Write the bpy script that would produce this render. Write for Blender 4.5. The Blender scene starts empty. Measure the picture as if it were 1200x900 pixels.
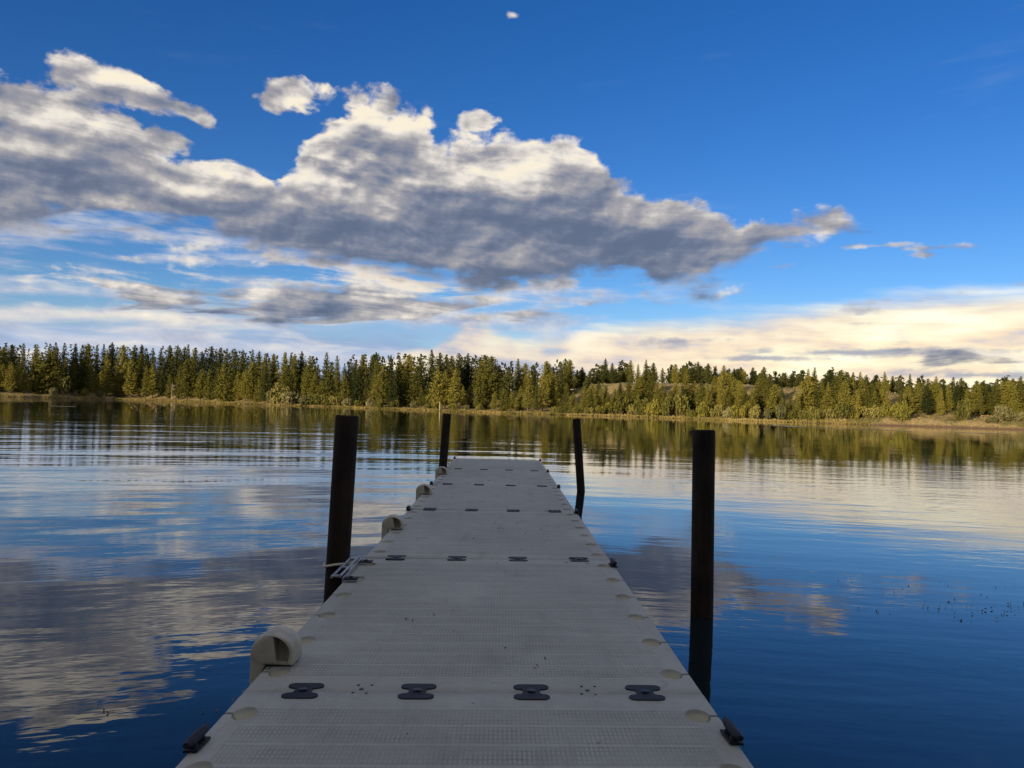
import bpy, bmesh, math, random
from mathutils import Vector, Matrix, noise as mnoise

R = math.radians
scene = bpy.context.scene
COL = scene.collection

# ------------------------------------------------------------------ camera
FPX = 930.0                      # focal length in pixels of a 1200 px wide frame
CAM = Vector((0.09, 0.0, 1.65))  # metres above the lake surface (z = 0)
cam_data = bpy.data.cameras.new('camera')
cam_data.sensor_width = 36.0
cam_data.lens = 36.0 * FPX / 1200.0
cam_data.clip_start = 0.05
cam_data.clip_end = 6000.0
cam = bpy.data.objects.new('camera', cam_data)
COL.objects.link(cam)
ROT = (Matrix.Rotation(R(-0.62), 3, 'Z') @ Matrix.Rotation(R(90 + 1.59), 3, 'X') @ Matrix.Rotation(R(1.6), 3, 'Z'))
cam.matrix_world = Matrix.Translation(CAM) @ ROT.to_4x4()
scene.camera = cam


def ray(px, py):
    return (ROT @ Vector((px - 600.0, 450.0 - py, -FPX))).normalized()


def azel(px, py):
    d = ray(px, py)
    return math.atan2(d.x, d.y), math.atan2(d.z, math.hypot(d.x, d.y))


# ------------------------------------------------------------------ exposure
scene.view_settings.view_transform = 'Standard'
scene.view_settings.look = 'None'
EXPOSURE = 0.5
scene.view_settings.exposure = EXPOSURE
scene.view_settings.gamma = 1.0
scene.view_settings.use_curve_mapping = False
scene.cycles.use_adaptive_sampling = True
scene.cycles.adaptive_threshold = 0.015
scene.cycles.adaptive_min_samples = 20
scene.cycles.max_bounces = 6
scene.cycles.diffuse_bounces = 2
scene.cycles.glossy_bounces = 3
scene.cycles.transmission_bounces = 2
scene.cycles.caustics_reflective = False
scene.cycles.caustics_refractive = False
try:
    scene.cycles.use_denoising = True
    scene.cycles.denoiser = 'OPENIMAGEDENOISE'
except Exception:
    pass

# ------------------------------------------------------------------ sun
SUN_EL, SUN_AZ = R(11.0), R(180 + 40)      # azimuth clockwise from +Y: low, behind the camera and to its left
sun_data = bpy.data.lights.new('sun', 'SUN')
sun_data.energy = 5.0
sun_data.angle = R(0.5)
sun_data.color = (1.0, 0.80, 0.50)
sun = bpy.data.objects.new('sun', sun_data)
COL.objects.link(sun)
to_sun = Vector((math.sin(SUN_AZ) * math.cos(SUN_EL), math.cos(SUN_AZ) * math.cos(SUN_EL), math.sin(SUN_EL)))
sun.rotation_euler = to_sun.to_track_quat('Z', 'Y').to_euler()
sun.location = (0, 0, 60)


# ------------------------------------------------------------------ a small expression-to-nodes writer
class G:
    """Wraps a node tree; numbers and sockets combine with ordinary operators."""

    def __init__(self, tree):
        self.t = tree
        self.i = 0

    def node(self, kind, **kw):
        n = self.t.nodes.new(kind)
        self.i += 1
        n.location = ((self.i % 60) * 180, -(self.i // 60) * 220)
        for k, v in kw.items():
            setattr(n, k, v)
        return n

    def put(self, sock, v):
        if isinstance(v, X):
            self.t.links.new(v.s, sock)
        elif v is not None:
            sock.default_value = v

    def math(self, op, a, b=None, c=None, clamp=False):
        n = self.node('ShaderNodeMath', operation=op, use_clamp=clamp)
        for k, v in enumerate((a, b, c)):
            self.put(n.inputs[k], v)
        return X(self, n.outputs[0])

    def vec(self, x, y, z=0.0):
        n = self.node('ShaderNodeCombineXYZ')
        for k, v in enumerate((x, y, z)):
            self.put(n.inputs[k], v)
        return X(self, n.outputs[0])

    def sep(self, v):
        n = self.node('ShaderNodeSeparateXYZ')
        self.put(n.inputs[0], v)
        return [X(self, o) for o in n.outputs]

    def noise(self, v, scale=1.0, detail=5.0, rough=0.55, lac=2.0, dist=0.0, dims='3D'):
        n = self.node('ShaderNodeTexNoise', noise_dimensions=dims)
        self.put(n.inputs['Vector'], v)
        for k, w in (('Scale', scale), ('Detail', detail), ('Roughness', rough), ('Lacunarity', lac), ('Distortion', dist)):
            self.put(n.inputs[k], w)
        return X(self, n.outputs[0])

    def voronoi(self, v, scale=1.0, detail=0.0, rough=0.5, feature='F1', smooth=None, dims='3D'):
        n = self.node('ShaderNodeTexVoronoi', voronoi_dimensions=dims, feature=feature)
        self.put(n.inputs['Vector'], v)
        self.put(n.inputs['Scale'], scale)
        if 'Detail' in n.inputs:
            self.put(n.inputs['Detail'], detail)
            self.put(n.inputs['Roughness'], rough)
        if smooth is not None:
            self.put(n.inputs['Smoothness'], smooth)
        return X(self, n.outputs['Distance'])

    def step(self, x, a, b):                       # smoothstep from a to b
        n = self.node('ShaderNodeMapRange', interpolation_type='SMOOTHSTEP')
        for k, v in enumerate((x, a, b, 0.0, 1.0)):
            self.put(n.inputs[k], v)
        return X(self, n.outputs[0])

    def lin(self, x, a, b, c=0.0, d=1.0):
        n = self.node('ShaderNodeMapRange', clamp=False)
        for k, v in enumerate((x, a, b, c, d)):
            self.put(n.inputs[k], v)
        return X(self, n.outputs[0]).max(min(c, d)).min(max(c, d))

    def mix(self, f, a, b, blend='MIX'):           # colours
        n = self.node('ShaderNodeMix', data_type='RGBA', blend_type=blend)
        self.put(n.inputs[0], f)
        for sock, v in ((n.inputs[6], a), (n.inputs[7], b)):
            self.put(sock, v if isinstance(v, X) else (v[0], v[1], v[2], 1.0))
        return X(self, n.outputs[2])

    def ramp(self, f, stops):
        n = self.node('ShaderNodeValToRGB')
        el = n.color_ramp.elements
        while len(el) < len(stops):
            el.new(0.5)
        for e, (p, c) in zip(el, stops):
            e.position = p
            e.color = (c[0], c[1], c[2], 1.0)
        self.put(n.inputs[0], f)
        return X(self, n.outputs[0])

    def curve(self, x, pts):                       # x and values both within 0..1
        n = self.node('ShaderNodeFloatCurve')
        c = n.mapping.curves[0]
        while len(c.points) < len(pts):
            c.points.new(0.5, 0.5)
        for p, (a, b) in zip(c.points, sorted(pts)):
            p.location = (a, b)
            p.handle_type = 'AUTO_CLAMPED'
        n.mapping.use_clip = True
        n.mapping.extend = 'HORIZONTAL'
        n.mapping.update()
        self.put(n.inputs['Value'], x)
        return X(self, n.outputs[0])


class X:
    def __init__(self, g, s):
        self.g, self.s = g, s

    def _m(self, op, b, swap=False):
        return self.g.math(op, b, self) if swap else self.g.math(op, self, b)

    def __add__(self, b): return self._m('ADD', b)
    __radd__ = __add__
    def __sub__(self, b): return self._m('SUBTRACT', b)
    def __rsub__(self, b): return self._m('SUBTRACT', b, True)
    def __mul__(self, b): return self._m('MULTIPLY', b)
    __rmul__ = __mul__
    def __truediv__(self, b): return self._m('DIVIDE', b)
    def __rtruediv__(self, b): return self._m('DIVIDE', b, True)
    def __neg__(self): return self._m('MULTIPLY', -1.0)
    def max(self, b): return self._m('MAXIMUM', b)
    def min(self, b): return self._m('MINIMUM', b)
    def smin(self, b, k): return self.g.math('SMOOTH_MIN', self, b, k)
    def smax(self, b, k): return self.g.math('SMOOTH_MAX', self, b, k)
    def pow(self, b): return self._m('POWER', b)
    def sat(self): return self.max(0.0).min(1.0)
    def abs(self): return self.g.math('ABSOLUTE', self)
    def frac(self): return self.g.math('FRACT', self)
    def sin(self): return self.g.math('SINE', self)


# ------------------------------------------------------------------ sky: Nishita air with a broken deck of evening clouds
world = bpy.data.worlds.new('World')
scene.world = world
world.use_nodes = True
world.cycles.sampling_method = 'MANUAL'
world.cycles.sample_map_resolution = 512
wt = world.node_tree
wt.nodes.clear()
g = G(wt)
SKY_STRENGTH = 0.075
sky = g.node('ShaderNodeTexSky', sky_type='NISHITA')
sky.sun_disc = False
sky.sun_elevation = SUN_EL
sky.sun_rotation = SUN_AZ
sky.altitude = 1200.0
sky.air_density = 1.0
sky.dust_density = 0.3
sky.ozone_density = 3.0
S = 930.0                                            # cloud units: 1/930 rad
tc = g.node('ShaderNodeTexCoord')
dx, dy, dz = g.sep(X(g, tc.outputs['Generated']))
az = g.math('ARCTAN2', dx, dy)
hor = (dx * dx + dy * dy).pow(0.5)
el = g.math('ARCTAN2', dz, hor)
u = az * S
v = el * S


def P(px, py):
    a, e = azel(px, py)
    return a * S, e * S


UMIN, UMAX, VMAX = -620.0, 620.0, 640.0
un = g.lin(u, UMIN, UMAX)


def edge(pts):
    """elevation (cloud units) along azimuth through points read off the photograph"""
    q = []
    for px, py in pts:
        a, e = P(px, py)
        q.append(((a - UMIN) / (UMAX - UMIN), (e + 40) / VMAX))
    return g.curve(un, q) * VMAX - 40.0


uv = g.vec(u, v)


def vmath(op, *args, out='Vector'):
    n = g.node('ShaderNodeVectorMath', operation=op)
    for k, w in enumerate(args):
        g.put(n.inputs[k], w)
    return X(g, n.outputs[out])


def ell(px, py, rx, ry, tilt=0.0):
    """distance in radii from the middle of an ellipse; tilt in degrees, up to the right"""
    a, e = P(px, py)
    if abs(tilt) < 4:
        return vmath('LENGTH', vmath('MULTIPLY_ADD', uv, (1 / rx, 1 / ry, 0.0), (-a / rx, -e / ry, 0.0)), out='Value')
    c, s = math.cos(R(tilt)), math.sin(R(tilt))
    p = vmath('DOT_PRODUCT', uv, (c / rx, s / rx, 0.0), out='Value') - (a * c + e * s) / rx
    q = vmath('DOT_PRODUCT', uv, (-s / ry, c / ry, 0.0), out='Value') - (e * c - a * s) / ry
    return vmath('LENGTH', g.vec(p, q), out='Value')


def union(lst):
    """1 in the middle of any of the ellipses, 0 on their rims, below 0 outside"""
    r = ell(*lst[0])
    for x in lst[1:]:
        r = r.min(ell(*x))
    return 1.0 - r


# shared noises ------------------------------------------------------------
warp_a = g.noise(g.vec(u * (1 / 260), v * (1 / 170), 3.1), detail=3.0) - 0.5
warp_b = g.noise(g.vec(u * (1 / 260), v * (1 / 170), 9.7), detail=3.0) - 0.5
uw = u + warp_a * 50.0
vw = v + warp_b * 36.0


pn_a = g.noise(g.vec(uw * (1 / 105), vw * (1 / 66), 1.7), detail=8.0, rough=0.57)
pn_b = g.voronoi(g.vec(uw * (1 / 66), vw * (1 / 50), 0.0), detail=2.0, rough=0.5, feature='F1', dims='2D')
hb = (pn_a - 0.5) * 1.15 + (0.42 - pn_b) * 0.16


def swell(du, dv):
    return g.noise(g.vec((uw + du) * (1 / 112), (vw + dv) * (1 / 50), 6.6), detail=5.5, rough=0.5)


relief = swell(0.0, 0.0) - swell(-11.0, 12.0)        # lit from the upper left
hL = g.noise(g.vec(u * (1 / 190), v * (1 / 80), 5.5), detail=4.0, rough=0.5)
fine = g.noise(g.vec(uw * (1 / 26), vw * (1 / 18), 2.2), detail=5.0, rough=0.6)
streak = g.noise(g.vec(u * (1 / 210) + warp_a * 0.6, (v + u * 0.055) * (1 / 21) + warp_b * 1.5, 4.4), detail=6.0, rough=0.58)
streak2 = g.noise(g.vec(u * (1 / 120), (v - u * 0.06) * (1 / 15) + warp_b, 7.4), detail=5.0, rough=0.55)

# air colour: Nishita, a little deeper and more saturated as a phone camera renders it
hs = g.node('ShaderNodeHueSaturation')
hs.inputs['Hue'].default_value = 0.516
hs.inputs['Saturation'].default_value = 1.265
hs.inputs['Value'].default_value = 1.36
wt.links.new(sky.outputs[0], hs.inputs['Color'])
base = X(g, hs.outputs['Color'])


def col(r, gg, b):                                   # sRGB 0..255 -> linear, scaled for the background strength
    f = lambda c: ((c / 255 + 0.055) / 1.055) ** 2.4 if c > 10 else c / 255 / 12.92
    return tuple(f(c) / SKY_STRENGTH / 2 ** EXPOSURE for c in (r, gg, b))


def tuple_scale(c, k):
    return tuple(k * q for q in c)


CREAM, WHITE, GREY, SLATE, DARK = col(255, 243, 218), col(240, 232, 220), col(168, 165, 168), col(122, 130, 150), col(88, 101, 127)
PALE = col(176, 192, 222)


def shade(b, warm=CREAM):
    return g.ramp(b, [(0.0, DARK), (0.26, SLATE), (0.52, GREY), (0.84, WHITE), (1.0, warm)])


# ---- layer 1: thin veil and cirrus
veil = g.step(v, 140, 10) * 0.40
cirrus = g.step(streak2 * 0.6 + hL * 0.5, 0.62, 0.92) * 0.07
colr = g.mix(veil, base, PALE)
colr = g.mix(cirrus * g.step(v, 60, 140), colr, WHITE)

# ---- layer 2: pale haze low on the left and in the middle, then the cream cloud banks along the horizon
topH = edge([(-100, 352), (0, 350), (150, 350), (300, 356), (440, 358), (520, 374), (600, 398), (700, 420), (1300, 440)])
aH = g.step(topH - v + (streak - 0.5) * 90.0 + hb * 40.0, -10, 44)
colr = g.mix(aH * 0.9, colr, g.ramp(0.5 + (streak - 0.5) * 2.2 + relief, [(0.2, col(142, 163, 205)), (0.6, col(176, 192, 222)), (1.0, col(214, 216, 226))]))
topB = edge([(-100, 352), (0, 354), (40, 350), (70, 352), (150, 354), (230, 362), (290, 376), (330, 386), (400, 400), (1300, 500)])
botB = edge([(-100, 392), (0, 388), (80, 386), (150, 392), (230, 394), (300, 388), (330, 392), (400, 406), (1300, 506)])
dB = (topB - v + hb * 26.0 + (streak - 0.5) * 22.0).smin((v - botB + (streak2 - 0.5) * 44.0) * 0.7, 5.0)
colr = g.mix(g.step(dB, -3, 11) * 0.95, colr, g.ramp(0.64 + relief * 2.4 + (streak - 0.5) * 1.4 + (fine - 0.5) * 0.8, [(0.1, col(196, 200, 216)), (0.5, col(232, 226, 218)), (0.9, col(255, 244, 222))]))
wisp = g.step(streak2 * 0.55 + streak * 0.6 + hb * 0.35, 0.49, 0.70) * g.step(v, 262, 170) * g.step(u, 330, 60)
colr = g.mix(wisp * 0.78, colr, g.ramp(0.55 + relief * 2.0 + (fine - 0.5), [(0.2, col(160, 172, 200)), (0.6, col(206, 208, 220)), (1.0, col(244, 236, 224))]))
# the bank on the right: tall heads in the middle, a smooth veil rising to the right
topC = edge([(300, 470), (440, 420), (500, 400), (540, 384), (562, 378), (590, 386), (615, 392), (645, 396), (690, 380), (760, 366), (850, 360), (930, 354), (1020, 343), (1110, 336), (1200, 329), (1300, 320)])
dC = topC - v + hb * g.lin(u, -60, 120, 42, 12) + (streak - 0.5) * g.lin(u, -20, 140, 6, 40)
aC = g.step(dC, -2, g.lin(u, 0, 200, 12, 26))
toneC = 0.56 + relief * g.lin(u, -20, 240, 2.6, 1.5) + (streak - 0.5) * 1.7 + (streak2 - 0.5) * 0.8 + g.step(dC, 70, 0) * 0.08 + (hL - 0.5) * 1.2 + hb * 0.5
warm = g.step(u, -60, 260)
colC = g.mix(warm, g.ramp(toneC, [(0.2, col(180, 184, 204)), (0.55, col(240, 220, 202)), (0.85, col(255, 240, 210))]),
             g.ramp(toneC, [(0.2, col(214, 206, 208)), (0.45, col(254, 230, 198)), (0.75, tuple_scale(col(255, 240, 204), 1.12)), (1.0, tuple_scale(col(255, 246, 218), 1.2))]))
colr = g.mix(aC * g.lin(g.step(dC, 0, 60), 0, 1, 0.80, 0.97), colr, colC)
# slate streaks floating in front of the bank
sl = union([(790, 400, 60, 9, 1), (1000, 413, 130, 7, 2), (1085, 349, 100, 8, 6), (1020, 364, 40, 9, 3),
            (1010, 379, 28, 3.5, -1), (900, 420, 90, 5, 1), (1150, 440, 120, 6, 0)])
aS = g.step(sl + (streak2 - 0.5) * 3.4 + (fine - 0.5) * 2.0 + hb, 0.0, 0.95) * 0.85
colr = g.mix(aS, colr, g.ramp((fine - 0.5) * 1.2 + 0.5, [(0.2, col(128, 142, 172)), (0.9, col(190, 190, 200))]))

# ---- layer 3: the long low sheet of stratus on the left
topA = edge([(-120, 300), (0, 318), (60, 309), (130, 314), (190, 318), (260, 322), (340, 318), (430, 321), (500, 328), (560, 338), (600, 346), (660, 352), (1300, 430)])
botA = edge([(-120, 310), (0, 322), (60, 322), (140, 348), (220, 360), (320, 374), (400, 385), (480, 378), (560, 362), (600, 356), (660, 354), (1300, 440)])
dA = (topA - v + (streak - 0.5) * 120.0 + hb * 60.0 + (fine - 0.5) * 30.0).smin(v - botA + (streak2 - 0.5) * 150.0 + (fine - 0.5) * 30.0 + hb * 30.0, 6.0)
aA = g.step(dA, -4, 22)
tA = ((v - botA) / (topA - botA).max(6.0)).sat()
bA = 0.36 + g.step(tA, 0.35, 1.1) * 0.34 + (streak - 0.5) * 2.0 + relief * 2.2 + (fine - 0.5) * 0.6 + (1.0 - g.step(dA, 0, 14)) * 0.28
colr = g.mix(aA * 0.93, colr, shade(bA.sat(), col(246, 232, 212)))

# ---- layer 4: little detached scraps
scr = union([(175, 279, 62, 9, 2), (225, 290, 44, 10, 4), (300, 291, 62, 14, 2), (215, 304, 26, 9), (246, 304, 18, 10), (300, 306, 24, 9),
             (150, 302, 26, 6, -3), (62, 313, 22, 5, -8), (640, 334, 50, 9, 0), (625, 368, 34, 5, 0), (855, 343, 34, 7, 12),
             (915, 312, 26, 5, 8), (965, 272, 34, 10, 24), (1030, 288, 46, 3.2, 2), (1082, 299, 18, 4, 0), (690, 356, 26, 6, 0), (560, 352, 40, 5, 0),
             (603, 18, 12, 5), (500, 130, 9, 7), (1095, 290, 40, 4, 2), (380, 296, 40, 8), (120, 330, 60, 4, -4), (570, 372, 44, 5), (455, 346, 60, 4)])
dR = scr + hb * 2.6 + (fine - 0.5) * 2.6 + 0.05
aR = g.step(dR, 0.0, 1.1) * 0.8
bR = 0.66 + relief * 2.4 + (fine - 0.5) * 0.8
colr = g.mix(aR, colr, shade(bR.sat()))

# ---- layer 5: the main cloud
topM = edge([(-140, 150), (-60, 148), (0, 146), (40, 142), (80, 136), (120, 146), (170, 172), (230, 188), (280, 194), (325, 198), (346, 172), (372, 148), (402, 122), (440, 110),
             (475, 116), (497, 138), (520, 154), (545, 152), (570, 150), (600, 158), (640, 154), (680, 164), (705, 184), (730, 206), (770, 228), (830, 240),
             (890, 250), (940, 254), (980, 250), (1012, 262), (1040, 290), (1100, 300), (1300, 310)])
botM = edge([(-140, 270), (-60, 276), (0, 276), (60, 284), (120, 280), (170, 272), (230, 274), (280, 296), (340, 310), (400, 314), (450, 324), (520, 340), (580, 344),
             (640, 340), (700, 344), (750, 356), (800, 358), (840, 346), (870, 328), (900, 318), (940, 308), (980, 292), (1012, 278), (1040, 276), (1100, 284), (1300, 294)])
m0 = g.noise(g.vec(uw * (1 / 40), vw * (1 / 28), 8.8), detail=5.0, rough=0.52)
m1 = g.noise(g.vec((uw - 5.0) * (1 / 40), (vw + 6.0) * (1 / 28), 8.8), detail=5.0, rough=0.52)
small = m0 - m1
edgeTop = topM - v + (m0 - 0.5) * 44.0 + hb * g.lin(u, -60, 160, 92, 50) + (fine - 0.5) * 26.0 + 2.0
edgeBot = v - botM + (m0 - 0.5) * 40.0 + (hL - 0.5) * 70.0 + (streak - 0.5) * 60.0 + hb * 40.0 + (fine - 0.5) * 34.0
dM = edgeTop.smin(edgeBot, 8.0)
upper = union([(343, 111, 42, 22, 6), (322, 120, 20, 16), (558, 142, 26, 15), (108, 98, 44, 20, -22), (160, 110, 62, 20, -16), (212, 130, 34, 13, -12),
               (85, 130, 60, 34), (10, 122, 66, 30), (140, 168, 66, 36, -30), (190, 165, 30, 20)])
dU = upper * 36.0 + (m0 - 0.5) * 44.0 + hb * 56.0 + (fine - 0.5) * 34.0 + 1.0
holes = union([(120, 258, 60, 9, 10), (290, 172, 46, 26, -20), (700, 168, 24, 12), (235, 160, 40, 12, -24)]) * 40.0
dM = dM.smax(dU, 5.0)
dM = dM.min(holes * -1.0 + (hb * 40.0) + (streak - 0.5) * 40.0 + 10.0)
aM = g.step(dM, -2.0, g.lin(edgeTop - edgeBot, -40, 40, 11, 24))
tM = ((v - botM) / (topM - botM).max(20.0))
lit = union([(405, 150, 84, 66, 0), (385, 190, 84, 50, 0), (372, 206, 60, 30, 0), (345, 108, 64, 36), (80, 126, 56, 26), (130, 88, 60, 18, -16), (560, 186, 90, 46),
             (640, 180, 70, 34), (260, 206, 90, 24), (540, 205, 50, 30)]).max(-0.4)
bits = union([(455, 256, 34, 10), (310, 290, 54, 14), (225, 226, 34, 9), (140, 238, 60, 9), (60, 232, 40, 8), (620, 196, 26, 18), (40, 172, 90, 10, 4),
              (430, 216, 60, 14), (820, 322, 40, 10, 20), (980, 268, 44, 16, 20), (700, 190, 40, 14), (870, 326, 40, 10, 20)]).max(-0.25)
rim = 1.0 - g.step(dM, 0.0, 22.0)
crest = (1.0 - g.step(edgeTop.min(dM + 14.0), 6.0, 62.0)) * g.step(tM, 0.15, 0.7)
mass = g.step(u, -620, -250) * 0.05
bM = 0.38 - mass + crest * g.lin(u, -250, -160, 0.12, 0.22) + g.step(tM, 0.15, 0.95) * 0.14 + lit * 0.22 + bits * 0.26 + relief * (lit.max(0.0) * 1.8 + 1.6) + small * 0.9 + (hL - 0.5) * 0.6 + (streak - 0.5) * 0.7 + (fine - 0.5) * 0.35 + rim * 0.13
bM = bM.smax(0.07, 0.22)
colr = g.mix(aM * 0.96, colr, shade(bM.min(1.0)))

# ---- the rest of the sky, overhead and towards the sun: unseen broken cloud, added to brighten and neutralise light on the dock
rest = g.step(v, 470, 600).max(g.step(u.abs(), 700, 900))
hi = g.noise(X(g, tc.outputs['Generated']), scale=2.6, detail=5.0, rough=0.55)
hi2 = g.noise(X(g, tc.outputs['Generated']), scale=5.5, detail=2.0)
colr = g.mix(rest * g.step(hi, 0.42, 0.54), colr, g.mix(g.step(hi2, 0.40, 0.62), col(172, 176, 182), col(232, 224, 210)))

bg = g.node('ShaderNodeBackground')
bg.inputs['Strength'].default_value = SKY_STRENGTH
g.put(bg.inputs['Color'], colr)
wo = g.node('ShaderNodeOutputWorld')
wt.links.new(bg.outputs[0], wo.inputs['Surface'])

# ================================================================== helpers for objects
def material(name):
    m = bpy.data.materials.new(name)
    m.use_nodes = True
    nt = m.node_tree
    b = nt.nodes['Principled BSDF']
    return m, G(nt), b


def coords(G_, which='Object'):
    n = G_.node('ShaderNodeTexCoord')
    return X(G_, n.outputs[which])


def set_in(G_, b, **kw):
    for k, w in kw.items():
        s = b.inputs[k.replace('_', ' ')]
        if isinstance(w, tuple):
            w = (w[0], w[1], w[2], 1.0)
        G_.put(s, w)


def bump(G_, b, height, strength=1.0, distance=0.01):
    n = G_.node('ShaderNodeBump')
    n.inputs['Strength'].default_value = strength
    n.inputs['Distance'].default_value = distance
    G_.put(n.inputs['Height'], height)
    G_.t.links.new(n.outputs[0], b.inputs['Normal'])


def rgb(r, gg, b):                                   # sRGB 0..255 -> linear
    f = lambda c: ((c / 255 + 0.055) / 1.055) ** 2.4 if c > 10 else c / 255 / 12.92
    return (f(r), f(gg), f(b))


def mesh_obj(name, bm, mat, parent=None, smooth=False, loc=None):
    me = bpy.data.meshes.new(name)
    bm.to_mesh(me)
    bm.free()
    if smooth:
        for p in me.polygons:
            p.use_smooth = True
    me.materials.append(mat)
    o = bpy.data.objects.new(name, me)
    COL.objects.link(o)
    if parent:
        o.parent = parent
    if loc:
        o.location = loc
    return o


def raw_mesh(name, verts, faces, mat, smooth=False):
    me = bpy.data.meshes.new(name)
    me.from_pydata(verts, [], faces)
    if smooth:
        me.polygons.foreach_set('use_smooth', [True] * len(me.polygons))
    me.materials.append(mat)
    me.update()
    return me


def link(name, me, parent=None, loc=None, rot=None, scale=None):
    o = bpy.data.objects.new(name, me)
    COL.objects.link(o)
    if parent:
        o.parent = parent
    if loc:
        o.location = loc
    if rot:
        o.rotation_euler = rot
    if scale:
        o.scale = scale
    return o


def thing(name, label, cat, group=None, loc=(0, 0, 0)):
    o = bpy.data.objects.new(name, None)
    o.empty_display_size = 0.2
    COL.objects.link(o)
    o.location = loc
    return tag(o, label, cat, group)


def tag(o, label=None, cat=None, group=None, kind=None):
    if label:
        o['label'] = label
    if cat:
        o['category'] = cat
    if group:
        o['group'] = group
    if kind:
        o['kind'] = kind
    return o


def tube(bm, p, q, r, r2=None, seg=12, cap=True):
    """a round bar from p to q"""
    p, q = Vector(p), Vector(q)
    d = (q - p)
    ret = bmesh.ops.create_cone(bm, cap_ends=cap, cap_tris=False, segments=seg, radius1=r, radius2=r if r2 is None else r2, depth=d.length)
    m = Matrix.Translation((p + q) / 2) @ d.to_track_quat('Z', 'Y').to_matrix().to_4x4()
    bmesh.ops.transform(bm, matrix=m, verts=ret['verts'])
    return ret['verts']


def box(bm, c, s, bevel=0.0, rot=None):
    ret = bmesh.ops.create_cube(bm, size=1.0)
    vs = ret['verts']
    m = Matrix.Translation(c) @ (rot.to_4x4() if rot else Matrix.Identity(4)) @ Matrix.Diagonal((s[0], s[1], s[2], 1.0))
    bmesh.ops.transform(bm, matrix=m, verts=vs)
    if bevel:
        es = list({e for v_ in vs for e in v_.link_edges})
        bmesh.ops.bevel(bm, geom=es, offset=bevel, segments=2, affect='EDGES', profile=0.6)
    return vs


def lerp_table(tab, x):
    if x <= tab[0][0]:
        return tab[0][1]
    for (a, ya), (b, yb) in zip(tab, tab[1:]):
        if x <= b:
            t = (x - a) / (b - a)
            return ya + (yb - ya) * t
    return tab[-1][1]


rng = random.Random(11)

# ================================================================== the lake basin and its shores
# distance of the waterline from the dock, by azimuth in degrees clockwise from +Y
SHORE = [(-180, 5.0), (-140, 6.0), (-118, 14.0), (-100, 60.0), (-85, 170.0), (-65, 290.0), (-45, 335.0), (-34.0, 300.0), (-31.0, 300.0), (-26.2, 318.0), (-22.0, 285.0),
         (-17.9, 242.0), (-13.0, 224.0), (-9.2, 200.0), (-4.0, 184.0), (0.6, 174.0), (5.0, 172.0), (9.8, 172.0), (14.0, 166.0), (18.5, 160.0), (23.0, 160.0), (27.0, 160.0), (33.0, 163.0), (45.0, 172.0),
         (65, 170.0), (85, 110.0), (100, 40.0), (118, 12.0), (140, 6.0), (180, 5.0)]


def shore(a):                                        # a in degrees
    r = lerp_table(SHORE, a)
    return r + (0.010 * r) * (mnoise.noise((a * 0.55, 3.3, 0)) + 0.5 * mnoise.noise((a * 1.9, 8.3, 0)))


HILL = [(-180, 3.0), (-60, 5.0), (-33, 4.5), (-20, 4.0), (-10, 3.0), (0, 3.4), (4.5, 4.8), (6.5, 7.0), (9, 7.6), (13, 7.6), (18, 7.2), (24, 5.8), (27, 4.6), (29, 3.6), (33, 3.4), (60, 4.0), (180, 3.0)]
BANKSTEP = [(-180, 0.5), (-34, 1.5), (-28, 1.2), (-24, 0.45), (-5, 0.35), (20, 0.4), (25, 1.5), (33, 1.7), (180, 0.5)]


def sm(x, a, b):
    t = max(0.0, min(1.0, (x - a) / (b - a)))
    return t * t * (3 - 2 * t)


def ground_z(a, s):
    """height at azimuth a (degrees), s metres inland of the waterline (negative: lake bed)"""
    if s < 0:
        return max(-4.0, 0.075 * s)
    st = lerp_table(BANKSTEP, a)
    hl = lerp_table(HILL, a)
    near = sm(abs(a), 90, 112)
    z = st * sm(s, 0.0, 3.5) * (0.85 + 0.3 * mnoise.noise((a * 2.3, s * 0.15, 1))) + 0.02 * min(s, 30.0)
    z += hl * sm(s, 7.0, 34.0) * (1.0 - near * 0.6)
    z += 0.02 * max(0.0, s - 40.0)
    z += min(1.0, s / 10.0) * 0.35 * mnoise.noise((a * 1.1, s * 0.06, 5))
    return z


def polar(a, r, z=0.0):
    t = R(a)
    return Vector((r * math.sin(t), r * math.cos(t), z))


def on_land(a, s):
    r = shore(a) + s
    return polar(a, r, ground_z(a, s))


# ground: one sheet, lake bed and both shores, reaching the horizon
m_ground, gg_, b_ = material('dry_grass_ground')
co = coords(gg_, 'Object')
n1 = gg_.noise(co, scale=0.22, detail=6.0, rough=0.6)
n2 = gg_.noise(co, scale=2.6, detail=5.0, rough=0.65)
gx, gy, gz = gg_.sep(co)
dry = gg_.ramp(n2 * 0.55 + n1 * 0.45, [(0.30, (0.13, 0.105, 0.045)), (0.48, (0.30, 0.225, 0.115)), (0.60, (0.42, 0.315, 0.175)), (0.75, (0.48, 0.38, 0.24))])
green = gg_.ramp(n2, [(0.3, (0.035, 0.045, 0.012)), (0.7, (0.11, 0.115, 0.03))])
mudc = gg_.ramp(n2, [(0.3, (0.12, 0.075, 0.045)), (0.7, (0.24, 0.165, 0.11))])
gc = gg_.mix(gg_.step(n1, 0.46, 0.60) * 0.75, dry, green)
gc = gg_.mix(gg_.step(gz, 0.55, 0.12), gc, mudc)
set_in(gg_, b_, Base_Color=gc, Roughness=0.95, Specular_IOR_Level=0.1)
bump(gg_, b_, n2, 0.8, 0.3)

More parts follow.
